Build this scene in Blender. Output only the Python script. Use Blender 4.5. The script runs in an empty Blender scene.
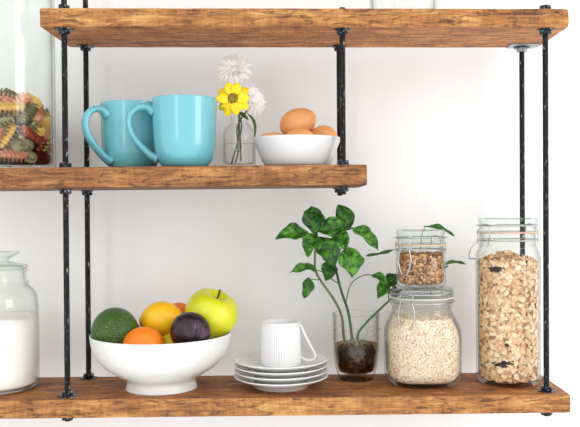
import bpy, bmesh, math, random
import numpy as np
from mathutils import Vector, Matrix, Euler, noise
PI = math.pi
R = random.Random(7)
C = bpy.context.scene.collection
S = bpy.context.scene

# ------------------------------------------------------------------ camera
CZ, YAW, PITCH, ROLL, F = 0.2711, -0.0177, -0.0097, 0.0062, 800.0
SHX, SHY = 19.28, 1.32          # the picture is cropped slightly off the lens axis
def _cam():
    cy, sy, cp, sp = math.cos(YAW), math.sin(YAW), math.cos(PITCH), math.sin(PITCH)
    X = Vector((cy, sy, 0)); Yv = Vector((-sy, cy, 0)); Z = Vector((0, 0, 1))
    Y2 = cp*Yv + sp*Z; Z2 = -sp*Yv + cp*Z
    c, s = math.cos(ROLL), math.sin(ROLL)
    return c*X - s*Z2, Y2, s*X + c*Z2
RIGHT, FWD, UP = _cam()
CAM = Vector((0, 0, CZ))
def at(px, py, Y):
    """world point seen at (px, py) of the photograph at depth Y"""
    d = FWD + RIGHT*((px-290-SHX)/F) - UP*((py-213.5-SHY)/F)
    return CAM + d*(Y/d.y)
cam = bpy.data.cameras.new('camera'); co = bpy.data.objects.new('camera', cam); C.objects.link(co)
cam.sensor_width = 36; cam.lens = 36*F/580; cam.clip_start = 0.01; cam.shift_x = -SHX/580; cam.shift_y = SHY/580
co.matrix_world = Matrix(((RIGHT.x, UP.x, -FWD.x, 0), (RIGHT.y, UP.y, -FWD.y, 0), (RIGHT.z, UP.z, -FWD.z, CZ), (0, 0, 0, 1)))
S.camera = co

# ------------------------------------------------------------------ materials
def lin(c):
    return tuple(((v/255)/12.92 if v/255 <= .04045 else ((v/255+.055)/1.055)**2.4) for v in c) + (1,)
def newmat(name):
    m = bpy.data.materials.new(name); m.use_nodes = True
    nt = m.node_tree; nt.nodes.clear()
    out = nt.nodes.new('ShaderNodeOutputMaterial')
    return m, nt, out
def N(nt, t, **kw):
    n = nt.nodes.new(t)
    for k, v in kw.items():
        if k in n.inputs.keys() if isinstance(k, str) else False: n.inputs[k].default_value = v
        else: setattr(n, k, v)
    return n
def L(nt, a, b): nt.links.new(a, b)
def ramp(nt, src, stops, interp='LINEAR'):
    r = nt.nodes.new('ShaderNodeValToRGB'); r.color_ramp.interpolation = interp
    e = r.color_ramp.elements
    while len(e) < len(stops): e.new(.5)
    for q, (p, c) in zip(e, stops): q.position = p; q.color = lin(c)
    L(nt, src, r.inputs[0]); return r
def coords(nt, scale=(1, 1, 1), rot=(0, 0, 0)):
    tc = nt.nodes.new('ShaderNodeTexCoord'); mp = nt.nodes.new('ShaderNodeMapping')
    mp.inputs['Scale'].default_value = scale; mp.inputs['Rotation'].default_value = rot
    L(nt, tc.outputs['Object'], mp.inputs[0]); return mp.outputs[0]
def principled(nt, out, rough=.5, **kw):
    b = nt.nodes.new('ShaderNodeBsdfPrincipled'); b.inputs['Roughness'].default_value = rough
    for k, v in kw.items(): b.inputs[k].default_value = v
    L(nt, b.outputs[0], out.inputs[0]); return b
def bump(nt, b, h, strength=.3, dist=.001):
    n = nt.nodes.new('ShaderNodeBump'); n.inputs['Strength'].default_value = strength; n.inputs['Distance'].default_value = dist
    L(nt, h, n.inputs['Height']); L(nt, n.outputs[0], b.inputs['Normal'])
def noise_mat(name, stops, scale=20, rough=.5, detail=4, bumpd=0, bumps=.3, bscale=None, mapping=(1, 1, 1), **kw):
    m, nt, out = newmat(name); b = principled(nt, out, rough, **kw)
    n = nt.nodes.new('ShaderNodeTexNoise'); n.inputs['Scale'].default_value = scale; n.inputs['Detail'].default_value = detail
    v = coords(nt, mapping); L(nt, v, n.inputs['Vector'])
    r = ramp(nt, n.outputs['Fac'], stops); L(nt, r.outputs[0], b.inputs['Base Color'])
    if bumpd:
        n2 = nt.nodes.new('ShaderNodeTexNoise'); n2.inputs['Scale'].default_value = bscale or scale; n2.inputs['Detail'].default_value = 3
        L(nt, v, n2.inputs['Vector']); bump(nt, b, n2.outputs['Fac'], bumps, bumpd)
    return m
def island_mat(name, stops, rough=.6, nscale=300, **kw):
    m, nt, out = newmat(name); b = principled(nt, out, rough, **kw)
    g = nt.nodes.new('ShaderNodeNewGeometry')
    n = nt.nodes.new('ShaderNodeTexNoise'); n.inputs['Scale'].default_value = nscale; L(nt, coords(nt), n.inputs['Vector'])
    a = nt.nodes.new('ShaderNodeMath'); a.operation = 'MULTIPLY_ADD'; a.inputs[1].default_value = .35; L(nt, n.outputs['Fac'], a.inputs[0])
    s = nt.nodes.new('ShaderNodeMath'); s.operation = 'MULTIPLY_ADD'; s.inputs[1].default_value = .8; s.inputs[2].default_value = -.08
    L(nt, g.outputs['Random Per Island'], s.inputs[0]); L(nt, s.outputs[0], a.inputs[2])
    r = ramp(nt, a.outputs[0], stops); L(nt, r.outputs[0], b.inputs['Base Color'])
    return m
def glass_mat(name, edge=(150, 165, 160), body=(250, 253, 251), tint_pow=3.0, rough=.03, base=.035, bumpd=0, refl=.96):
    m, nt, out = newmat(name)
    lw = nt.nodes.new('ShaderNodeLayerWeight'); lw.inputs['Blend'].default_value = .5
    p5 = nt.nodes.new('ShaderNodeMath'); p5.operation = 'POWER'; p5.inputs[1].default_value = 5; L(nt, lw.outputs['Facing'], p5.inputs[0])
    fr = nt.nodes.new('ShaderNodeMath'); fr.operation = 'MULTIPLY_ADD'; fr.inputs[1].default_value = refl; fr.inputs[2].default_value = base; L(nt, p5.outputs[0], fr.inputs[0])
    cl = nt.nodes.new('ShaderNodeMath'); cl.operation = 'MINIMUM'; cl.inputs[1].default_value = .8; L(nt, fr.outputs[0], cl.inputs[0])
    pt = nt.nodes.new('ShaderNodeMath'); pt.operation = 'POWER'; pt.inputs[1].default_value = tint_pow; L(nt, lw.outputs['Facing'], pt.inputs[0])
    mx = nt.nodes.new('ShaderNodeMix'); mx.data_type = 'RGBA'; L(nt, pt.outputs[0], mx.inputs[0])
    mx.inputs[6].default_value = lin(body); mx.inputs[7].default_value = lin(edge)
    tr = nt.nodes.new('ShaderNodeBsdfTransparent'); L(nt, mx.outputs[2], tr.inputs[0])
    gl = nt.nodes.new('ShaderNodeBsdfGlossy'); gl.inputs['Roughness'].default_value = rough
    ms = nt.nodes.new('ShaderNodeMixShader'); L(nt, cl.outputs[0], ms.inputs[0]); L(nt, tr.outputs[0], ms.inputs[1]); L(nt, gl.outputs[0], ms.inputs[2])
    L(nt, ms.outputs[0], out.inputs[0])
    if bumpd:
        n = nt.nodes.new('ShaderNodeTexNoise'); n.inputs['Scale'].default_value = 60; L(nt, coords(nt), n.inputs['Vector'])
        bn = nt.nodes.new('ShaderNodeBump'); bn.inputs['Distance'].default_value = bumpd; bn.inputs['Strength'].default_value = .5
        L(nt, n.outputs['Fac'], bn.inputs['Height']); L(nt, bn.outputs[0], gl.inputs['Normal']); L(nt, bn.outputs[0], lw.inputs['Normal'])
    return m

def wood_mat(name, seed, dark=(92, 52, 22), mid=(168, 110, 52), light=(216, 166, 98), face=(.62, .60, .60)):
    """rough sawn pine: grain runs along X; the broad faces carry a darker stain than the sanded edges"""
    m, nt, out = newmat(name); b = principled(nt, out, .62)
    tc = nt.nodes.new('ShaderNodeTexCoord')
    def mapped(scale, loc):
        mp = nt.nodes.new('ShaderNodeMapping'); mp.inputs['Scale'].default_value = scale; mp.inputs['Location'].default_value = loc
        L(nt, tc.outputs['Object'], mp.inputs[0]); return mp.outputs[0]
    def tex(v, scale, detail=6, dist=0, rough=.6):
        n = nt.nodes.new('ShaderNodeTexNoise'); n.inputs['Scale'].default_value = scale; n.inputs['Detail'].default_value = detail
        n.inputs['Distortion'].default_value = dist; n.inputs['Roughness'].default_value = rough; L(nt, v, n.inputs['Vector']); return n.outputs['Fac']
    grain = tex(mapped((2.4, 20, 22), (seed, seed*.3, 0)), 5, 8, 1.1, .68)
    fine = tex(mapped((4, 90, 110), (0, seed, seed)), 6, 4, .2)
    blot = tex(mapped((3.4, 8, 9), (seed*2, 0, seed)), 5, 5, .4)
    saw = tex(mapped((40, 5, 8), (seed, 1, 1)), 6, 3, .6)
    def madd(a, k, c):
        q = nt.nodes.new('ShaderNodeMath'); q.operation = 'MULTIPLY_ADD'; q.inputs[1].default_value = k; L(nt, a, q.inputs[0])
        if isinstance(c, (int, float)): q.inputs[2].default_value = c
        else: L(nt, c, q.inputs[2])
        return q.outputs[0]
    s = madd(grain, .72, madd(fine, .34, madd(blot, .46, madd(saw, .22, -.36))))
    r = ramp(nt, s, [(.28, dark), (.40, tuple((a+b_)//2 for a, b_ in zip(dark, mid))), (.52, mid), (.74, light)])
    # dark stain blotches and cracks
    st = tex(mapped((8, 26, 30), (seed*3.1, 2, 5)), 4, 6, 1.6)
    sr = ramp(nt, st, [(.53, (255, 255, 255)), (.62, (140, 108, 84)), (.72, (70, 48, 36))])
    mul = nt.nodes.new('ShaderNodeMix'); mul.data_type = 'RGBA'; mul.blend_type = 'MULTIPLY'; mul.inputs[0].default_value = .72
    L(nt, r.outputs[0], mul.inputs[6]); L(nt, sr.outputs[0], mul.inputs[7])
    # broad faces: greyer brown wear; on the top board, painted-in bounced light
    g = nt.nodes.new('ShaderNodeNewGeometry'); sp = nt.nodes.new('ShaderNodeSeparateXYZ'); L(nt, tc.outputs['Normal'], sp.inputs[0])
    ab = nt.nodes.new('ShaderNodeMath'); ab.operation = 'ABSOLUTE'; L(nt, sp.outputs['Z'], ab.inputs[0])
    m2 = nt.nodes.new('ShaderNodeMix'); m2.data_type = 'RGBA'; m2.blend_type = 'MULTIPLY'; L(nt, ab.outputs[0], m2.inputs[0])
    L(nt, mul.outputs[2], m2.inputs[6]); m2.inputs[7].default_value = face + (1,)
    L(nt, m2.outputs[2], b.inputs['Base Color'])
    bump(nt, b, s, .8, .0022)
    return m

def plain(name, col, rough=.5, **kw):
    c2 = tuple(max(0, int(v*.95)) for v in col)
    return noise_mat(name, [(.3, c2), (.7, col)], 12, rough, 3, **kw)

M = {}
M['wall'] = noise_mat('painted_plaster', [(.3, (235, 235, 234)), (.7, (240, 240, 239))], 3, .9, 6, bumpd=.004, bumps=.12, bscale=14)
M['wood_a'] = wood_mat('pine_top', 1.7, face=(1.25, 1.13, 1.18))  # underside brightened in its colour, standing in for light from below
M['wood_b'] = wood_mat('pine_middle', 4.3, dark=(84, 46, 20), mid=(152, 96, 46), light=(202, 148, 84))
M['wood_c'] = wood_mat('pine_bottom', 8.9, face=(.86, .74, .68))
m, nt, out = newmat('black_steel'); b = principled(nt, out, .6, Metallic=.1, **{'Specular IOR Level': .25})
v = coords(nt, (1, 1, .45)); n = nt.nodes.new('ShaderNodeTexNoise'); n.inputs['Scale'].default_value = 260; n.inputs['Detail'].default_value = 5; L(nt, v, n.inputs['Vector'])
r = ramp(nt, n.outputs['Fac'], [(.0, (12, 12, 14)), (.56, (24, 25, 28)), (.64, (70, 70, 72)), (.74, (190, 190, 188))]); L(nt, r.outputs[0], b.inputs['Base Color'])
bump(nt, b, n.outputs['Fac'], .4, .0004); M['steel'] = m
m, nt, out = newmat('zinc_nut'); b = principled(nt, out, .34, Metallic=.6)
n = nt.nodes.new('ShaderNodeTexNoise'); n.inputs['Scale'].default_value = 240; L(nt, coords(nt), n.inputs['Vector'])
r = ramp(nt, n.outputs['Fac'], [(.35, (16, 18, 22)), (.56, (46, 52, 60)), (.68, (180, 186, 192))]); L(nt, r.outputs[0], b.inputs['Base Color']); M['nut'] = m
M['zinc'] = plain('zinc', (168, 172, 176), .35, Metallic=.7)
M['turq'] = noise_mat('turquoise_glaze', [(.3, (104, 178, 188)), (.7, (112, 186, 195))], 6, .24, 3, **{'Coat Weight': .4})
M['porcelain'] = noise_mat('white_porcelain', [(.3, (222, 221, 218)), (.7, (227, 226, 223))], 6, .16, 3)
M['bisque'] = noise_mat('satin_white', [(.3, (220, 220, 219)), (.7, (225, 225, 224))], 6, .34, 3)
m, nt, out = newmat('dimpled_white'); b = principled(nt, out, .28); b.inputs['Base Color'].default_value = lin((222, 221, 217))
vo = nt.nodes.new('ShaderNodeTexVoronoi'); vo.inputs['Scale'].default_value = 95; L(nt, coords(nt), vo.inputs['Vector']); bump(nt, b, vo.outputs['Distance'], .35, .0012); M['dimple'] = m
M['glass'] = glass_mat('clear_glass', edge=(150, 162, 156), body=(253, 254, 253), tint_pow=6, base=.03)
M['glass_thick'] = glass_mat('thick_glass', edge=(176, 192, 184), body=(249, 252, 250), tint_pow=4, rough=.05, base=.03)
M['glass_tumbler'] = glass_mat('embossed_glass', edge=(110, 114, 108), body=(255, 255, 254), tint_pow=4.0, rough=.05, base=.02, bumpd=.003)
M['glass_vase'] = glass_mat('vase_glass', edge=(140, 146, 140), body=(255, 255, 255), tint_pow=6, rough=.03, base=.02)
M['rubber'] = plain('gasket_rubber', (226, 186, 160), .5)
M['rubber_clear'] = plain('pale_gasket', (214, 212, 200), .5)
M['wire'] = plain('clasp_wire', (190, 192, 192), .25, Metallic=.85)
M['flour'] = noise_mat('flour', [(.3, (248, 242, 234)), (.7, (253, 249, 243))], 30, .95, 6, bumpd=.002, bscale=90)
M['oats'] = island_mat('rolled_oats', [(.0, (140, 88, 52)), (.12, (196, 150, 110)), (.26, (236, 212, 182)), (.6, (248, 232, 208)), (1., (254, 246, 232))], .8, 200)
M['cereal'] = island_mat('bran_flakes', [(.0, (130, 78, 44)), (.08, (196, 136, 84)), (.2, (230, 182, 134)), (.6, (242, 208, 164)), (1., (252, 232, 202))], .6, 160)
M['raisin'] = plain('raisin', (38, 22, 18), .8, **{'Specular IOR Level': .1})
M['granola'] = island_mat('granola', [(.0, (72, 40, 22)), (.22, (126, 78, 44)), (.5, (180, 124, 72)), (.8, (214, 166, 108)), (1., (232, 198, 150))], .55, 220)
M['core'] = plain('crumb', (236, 192, 140), .9)
M['core_o'] = plain('oat_crumb', (236, 210, 178), .9)
M['core_g'] = plain('granola_crumb', (96, 60, 36), .9)
M['egg'] = noise_mat('eggshell', [(.3, (214, 144, 84)), (.7, (226, 160, 98))], 40, .42, 4, bumpd=.0003, bscale=500)
M['avocado'] = noise_mat('avocado_skin', [(.30, (30, 56, 16)), (.48, (48, 84, 22)), (.60, (66, 104, 26)), (.74, (112, 140, 48))], 420, .36, 6, bumpd=.0022, bumps=1., bscale=330)
M['lemon'] = noise_mat('lemon_skin', [(.3, (244, 176, 6)), (.7, (250, 200, 20))], 22, .42, 2, bumpd=.0006, bscale=230)
M['lime'] = noise_mat('pale_lemon_skin', [(.3, (196, 176, 24)), (.7, (214, 196, 40))], 20, .42, 2, bumpd=.0006, bscale=230)
M['orange'] = noise_mat('orange_skin', [(.3, (246, 122, 8)), (.7, (252, 142, 22))], 30, .42, 2, bumpd=.0008, bscale=260)
M['peach'] = noise_mat('apricot_skin', [(.3, (246, 120, 36)), (.7, (250, 148, 60))], 14, .6, 2)
M['plum'] = noise_mat('plum_skin', [(.38, (26, 12, 20)), (.58, (50, 25, 38)), (.74, (92, 66, 84))], 60, .36, 5)
M['apple'] = noise_mat('apple_skin', [(.3, (196, 200, 12)), (.55, (214, 214, 22)), (.75, (226, 222, 60))], 16, .3, 5, **{'Coat Weight': .25})
M['bark'] = plain('fruit_stalk', (74, 50, 40), .7)
M['stem'] = noise_mat('green_stem', [(.3, (62, 96, 34)), (.7, (100, 134, 56))], 60, .5)
M['stem_brown'] = noise_mat('brownish_stem', [(.3, (72, 74, 40)), (.7, (106, 116, 60))], 60, .5)
M['stem_dark'] = noise_mat('dark_stem', [(.3, (34, 56, 26)), (.7, (70, 98, 44))], 60, .5)
M['root'] = noise_mat('root_mass', [(.40, (20, 12, 7)), (.52, (62, 42, 24)), (.62, (112, 84, 54)), (.76, (176, 146, 108))], 110, .7, 7, bumpd=.005, bscale=140)
M['rootpale'] = plain('pale_root', (176, 158, 132), .7)
m, nt, out = newmat('murky_water'); tr = nt.nodes.new('ShaderNodeBsdfTransparent'); tr.inputs[0].default_value = lin((214, 188, 150))
gl = nt.nodes.new('ShaderNodeBsdfGlossy'); gl.inputs['Roughness'].default_value = .03; ms = nt.nodes.new('ShaderNodeMixShader'); ms.inputs[0].default_value = .05
L(nt, tr.outputs[0], ms.inputs[1]); L(nt, gl.outputs[0], ms.inputs[2]); L(nt, ms.outputs[0], out.inputs[0]); M['murky'] = m
M['water'] = glass_mat('vase_water', edge=(190, 196, 190), body=(255, 255, 255), tint_pow=5, rough=.02, base=.02)
M['yellow'] = noise_mat('yellow_petal', [(.3, (246, 202, 6)), (.7, (254, 222, 24))], 60, .55)
M['daisy_eye'] = noise_mat('daisy_eye', [(.35, (96, 78, 12)), (.6, (150, 128, 24)), (.75, (196, 168, 40))], 500, .8, 3, bumpd=.001, bscale=600)
M['white_petal'] = noise_mat('white_petal', [(.3, (250, 247, 243)), (.7, (254, 252, 250))], 60, .6)

nt = M['white_petal'].node_tree; bs = [q for q in nt.nodes if q.type == 'BSDF_PRINCIPLED'][0]; ou = [q for q in nt.nodes if q.type == 'OUTPUT_MATERIAL'][0]
tl = nt.nodes.new('ShaderNodeBsdfTranslucent'); tl.inputs[0].default_value = (.95, .93, .9, 1); ms = nt.nodes.new('ShaderNodeMixShader'); ms.inputs[0].default_value = .35
L(nt, bs.outputs[0], ms.inputs[1]); L(nt, tl.outputs[0], ms.inputs[2]); L(nt, ms.outputs[0], ou.inputs[0])
m, nt, out = newmat('basil_leaf'); b = principled(nt, out, .38)
uv = nt.nodes.new('ShaderNodeUVMap'); sx = nt.nodes.new('ShaderNodeSeparateXYZ'); L(nt, uv.outputs[0], sx.inputs[0])
def mth(op, a, b_=None, c=None):
    q = nt.nodes.new('ShaderNodeMath'); q.operation = op
    for i, s in enumerate((a, b_, c)):
        if s is None: continue
        if isinstance(s, (int, float)): q.inputs[i].default_value = s
        else: L(nt, s, q.inputs[i])
    return q.outputs[0]
av = mth('ABSOLUTE', mth('SUBTRACT', sx.outputs['Y'], .5))
mid = mth('LESS_THAN', av, .018)
w = mth('SINE', mth('MULTIPLY', mth('SUBTRACT', sx.outputs['X'], mth('MULTIPLY', av, .55)), 34.))
vein = mth('MAXIMUM', mid, mth('MULTIPLY', mth('GREATER_THAN', w, .93), .6))
n = nt.nodes.new('ShaderNodeTexNoise'); n.inputs['Scale'].default_value = 110; n.inputs['Detail'].default_value = 4; L(nt, coords(nt), n.inputs['Vector'])
oi = nt.nodes.new('ShaderNodeObjectInfo')
f_ = mth('ADD', n.outputs['Fac'], mth('MULTIPLY_ADD', oi.outputs['Random'], .22, -.12))
r = ramp(nt, f_, [(.34, (24, 72, 16)), (.5, (54, 120, 28)), (.66, (110, 172, 56))])
mx = nt.nodes.new('ShaderNodeMix'); mx.data_type = 'RGBA'; L(nt, mth('MULTIPLY', vein, .28), mx.inputs[0]); L(nt, r.outputs[0], mx.inputs[6]); mx.inputs[7].default_value = lin((130, 172, 78))
L(nt, mx.outputs[2], b.inputs['Base Color'])
bump(nt, b, mth('ADD', mth('MULTIPLY', w, -.12), mth('MULTIPLY', n.outputs['Fac'], 3.)), .8, .0022)
tl = nt.nodes.new('ShaderNodeBsdfTranslucent'); tl.inputs[0].default_value = lin((120, 180, 40)); ms = nt.nodes.new('ShaderNodeMixShader'); ms.inputs[0].default_value = .18
L(nt, b.outputs[0], ms.inputs[1]); L(nt, tl.outputs[0], ms.inputs[2]); L(nt, ms.outputs[0], out.inputs[0]); M['leaf'] = m

PASTA = {'green': noise_mat('green_pasta', [(.3, (166, 160, 112)), (.7, (186, 180, 134))], 60, .5),
         'orange': noise_mat('orange_pasta', [(.3, (238, 168, 126)), (.7, (244, 188, 150))], 60, .5),
         'yellow': noise_mat('yellow_pasta', [(.3, (238, 200, 96)), (.7, (246, 216, 124))], 60, .5),
         'red': noise_mat('red_pasta', [(.3, (190, 84, 44)), (.7, (206, 104, 60))], 60, .5)}

# ------------------------------------------------------------------ object helpers
def obj(name, bm, mat, parent=None, smooth=True, loc=None):
    me = bpy.data.meshes.new(name)
    if isinstance(bm, bpy.types.Mesh): me = bm
    else: bm.to_mesh(me); bm.free()
    if smooth: me.polygons.foreach_set('use_smooth', [True]*len(me.polygons))
    me.materials.append(mat)
    o = bpy.data.objects.new(name, me); C.objects.link(o)
    if parent: o.parent = parent
    if loc is not None: o.location = loc
    return o
def tag(o, label, cat, group=None, kind=None):
    o['label'] = label; o['category'] = cat
    if group: o['group'] = group
    if kind: o['kind'] = kind
    return o
def thing(name, label, cat, loc=(0, 0, 0), group=None, rot=(0, 0, 0)):
    o = bpy.data.objects.new(name, None); o.empty_display_size = .02; C.objects.link(o); o.location = loc; o.rotation_euler = rot
    return tag(o, label, cat, group)
def sup(th, n):
    if n == 2: return 1.
    c, s = abs(math.cos(th)), abs(math.sin(th)); return (c**n+s**n)**(-1/n)
def lathe(prof, seg=64, closed=False, bm=None, flute=None):
    """prof: (r, z) or (r, z, squareness); closed joins the last ring to the first"""
    bm = bm or bmesh.new(); rings = []
    for p in prof:
        r_, z = p[0], p[1]; n_ = p[2] if len(p) > 2 else 2
        if r_ <= 1e-6: rings.append([bm.verts.new((0, 0, z))]); continue
        rings.append([bm.verts.new(((r_*sup(2*PI*i/seg, n_)+(flute(2*PI*i/seg, z) if flute else 0))*math.cos(2*PI*i/seg), (r_*sup(2*PI*i/seg, n_)+(flute(2*PI*i/seg, z) if flute else 0))*math.sin(2*PI*i/seg), z)) for i in range(seg)])
    pairs = list(zip(rings, rings[1:])) + ([(rings[-1], rings[0])] if closed else [])
    for a, b_ in pairs:
        if len(a) == 1 and len(b_) == 1: continue
        for i in range(seg):
            j = (i+1) % seg
            if len(a) == 1: bm.faces.new((a[0], b_[i], b_[j]))
            elif len(b_) == 1: bm.faces.new((a[i], b_[0], a[j]))
            else: bm.faces.new((a[i], b_[i], b_[j], a[j]))
    bmesh.ops.recalc_face_normals(bm, faces=bm.faces); return bm
def cr(pts, k=8):
    """Catmull-Rom through the points"""
    P = [Vector(p) for p in pts]; P = [2*P[0]-P[1]] + P + [2*P[-1]-P[-2]]; o = []
    for i in range(1, len(P)-2):
        for j in range(k):
            t = j/k; a, b_, c, d = P[i-1], P[i], P[i+1], P[i+2]
            o.append(.5*((2*b_)+(c-a)*t+(2*a-5*b_+4*c-d)*t*t+(3*b_-a-3*c+d)*t**3))
    o.append(P[-2]); return o
def smoothprof(p, k=5):
    return [(max(0, v.x), v.y) for v in cr([(a, b_, 0) for a, b_ in p], k)]
def tube(path, rad, seg=10, bm=None, flat=None, cap=True):
    """rad: number or function(t) giving a radius or (across, thick) pair"""
    bm = bm or bmesh.new(); P = [Vector(p) for p in path]; n_ = len(P); rings = []
    T = [(P[min(i+1, n_-1)]-P[max(i-1, 0)]).normalized() for i in range(n_)]
    up = flat or (Vector((0, 0, 1)) if abs(T[0].z) < .9 else Vector((0, 1, 0)))
    nrm = (up - T[0]*up.dot(T[0])).normalized()
    for i in range(n_):
        if flat is not None: nrm = (flat - T[i]*flat.dot(T[i])).normalized()
        else: nrm = (nrm - T[i]*nrm.dot(T[i])).normalized()
        bi = T[i].cross(nrm); q = rad(i/(n_-1)) if callable(rad) else rad
        ra, rb = q if isinstance(q, tuple) else (q, q)
        rings.append([bm.verts.new(P[i]+nrm*(ra*math.cos(2*PI*j/seg))+bi*(rb*math.sin(2*PI*j/seg))) for j in range(seg)])
    for a, b_ in zip(rings, rings[1:]):
        for j in range(seg): bm.faces.new((a[j], a[(j+1) % seg], b_[(j+1) % seg], b_[j]))
    if cap:
        bm.faces.new(rings[0][::-1]); bm.faces.new(rings[-1])
    bmesh.ops.recalc_face_normals(bm, faces=bm.faces); return bm
def loop_tube(path, rad, seg=8, bm=None):
    bm = bm or bmesh.new(); P = [Vector(p) for p in path]; n_ = len(P); rings = []
    cen = sum(P, Vector())/n_
    for i in range(n_):
        T = (P[(i+1) % n_]-P[i-1]).normalized(); nn = (P[i]-cen); nn = (nn-T*nn.dot(T)).normalized(); bi = T.cross(nn)
        rings.append([bm.verts.new(P[i]+(nn*math.cos(2*PI*j/seg)+bi*math.sin(2*PI*j/seg))*rad) for j in range(seg)])
    for i in range(n_):
        a, b_ = rings[i], rings[(i+1) % n_]
        for j in range(seg): bm.faces.new((a[j], a[(j+1) % seg], b_[(j+1) % seg], b_[j]))
    bmesh.ops.recalc_face_normals(bm, faces=bm.faces); return bm
def blob(rx, ry, rz, fn=None, seg=40, rings=26):
    bm = bmesh.new(); bmesh.ops.create_uvsphere(bm, u_segments=seg, v_segments=rings, radius=1)
    for v_ in bm.verts:
        c = v_.co.copy(); c = fn(c) if fn else c
        v_.co = Vector((c.x*rx, c.y*ry, c.z*rz))
    return bm
def prism(n_, r_, h, bevel=.0006):
    bm = bmesh.new(); bmesh.ops.create_cone(bm, segments=n_, radius1=r_, radius2=r_, depth=h, cap_ends=True)
    if bevel: bmesh.ops.bevel(bm, geom=[e for e in bm.edges], offset=bevel, segments=2, affect='EDGES')
    return bm
def box(x0, x1, y0, y1, z0, z1, bevel=0, bm=None):
    bm = bm or bmesh.new(); r_ = bmesh.ops.create_cube(bm, size=1)
    for v_ in r_['verts']: v_.co = Vector((x0+(v_.co.x+.5)*(x1-x0), y0+(v_.co.y+.5)*(y1-y0), z0+(v_.co.z+.5)*(z1-z0)))
    if bevel: bmesh.ops.bevel(bm, geom=list(bm.edges), offset=bevel, segments=3, affect='EDGES')
    return bm

# ------------------------------------------------------------------ room
WALL_Y = 1.345
w_ = obj('wall_back', box(-4, 4, WALL_Y, WALL_Y+.12, -1.3, 2.4), M['wall'], smooth=False); w_['kind'] = 'structure'

# ------------------------------------------------------------------ shelf boards
def board(name, x0, x1, y0, y1, z0, z1, mat, label, seed):
    L_, W_, H_ = x1-x0, y1-y0, z1-z0
    bm = bmesh.new(); nx, ny, nz = max(8, int(L_/.012)), 12, 5
    vs = {}
    def V(i, j, k):
        if (i, j, k) not in vs:
            x, y, z = L_*(i/nx-.5), W_*(j/ny-.5), H_*(k/nz-.5)
            # rounded, worn edges
            e = .0022+.0012*noise.noise(Vector((x*18, seed, y*9)))
            ey, ez, ex = W_/2-abs(y), H_/2-abs(z), L_/2-abs(x)
            def pull(a, b_):
                return e*.22 if (a < 1e-5 and b_ < 1e-5) else 0
            p1, p2, p3 = pull(ey, ez), pull(ex, ez), pull(ex, ey)
            sy_, sz_, sx_ = math.copysign(1, y), math.copysign(1, z), math.copysign(1, x)
            y -= sy_*(p1+p3*.8); z -= sz_*(p1*.8+p2*.8); x -= sx_*(p2*1.2+p3*1.6)
            if ey < 1e-5: y += .0009*noise.noise(Vector((x*30, z*60, seed)))
            if ex < 1e-5: x += .0008*noise.noise(Vector((y*60, z*60, seed)))
            vs[(i, j, k)] = bm.verts.new((x, y, z))
        return vs[(i, j, k)]
    for i in range(nx):
        for j in range(ny):
            bm.faces.new((V(i, j, nz), V(i+1, j, nz), V(i+1, j+1, nz), V(i, j+1, nz)))
            bm.faces.new((V(i, j, 0), V(i, j+1, 0), V(i+1, j+1, 0), V(i+1, j, 0)))
        for k in range(nz):
            bm.faces.new((V(i, 0, k), V(i+1, 0, k), V(i+1, 0, k+1), V(i, 0, k+1)))
            bm.faces.new((V(i, ny, k), V(i, ny, k+1), V(i+1, ny, k+1), V(i+1, ny, k)))
    for j in range(ny):
        for k in range(nz):
            bm.faces.new((V(0, j, k), V(0, j, k+1), V(0, j+1, k+1), V(0, j+1, k)))
            bm.faces.new((V(nx, j, k), V(nx, j+1, k), V(nx, j+1, k+1), V(nx, j, k+1)))
    o = obj(name, bm, mat, smooth=False, loc=((x0+x1)/2, (y0+y1)/2, (z0+z1)/2))
    bv = o.modifiers.new('worn_edges', 'BEVEL'); bv.width = .0011; bv.segments = 3; bv.limit_method = 'ANGLE'; bv.angle_limit = math.radians(50)
    return tag(o, label, 'shelf')
YB = 1.2953
ZT0, ZT1, ZM0, ZM1, TB = .5284, .5552, .3010, .3310, .0268
QM, QT = .0041, -.0031            # the two upper boards hang very slightly out of level
def zm(x): return ZM1 + QM*x
o = board('shelf_board', -.3612, .3957, 1.1445, YB, ZT0, ZT1, M['wood_a'], 'top rough wooden shelf board, its underside showing, nothing but wall above it', 3); o.rotation_euler[1] = -QT
o = board('shelf_board', -.62, .1030, 1.1314, YB, ZM0, ZM1, M['wood_b'], 'short middle wooden shelf board carrying the turquoise mugs and the eggs', 5); o.rotation_euler[1] = -QM; o.location.z += QM*(-.259)
board('shelf_board', -.62, .3940, 1.1378, YB, -TB, 0, M['wood_c'], 'long bottom wooden shelf board carrying the fruit bowl and the storage jars', 9)

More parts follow.
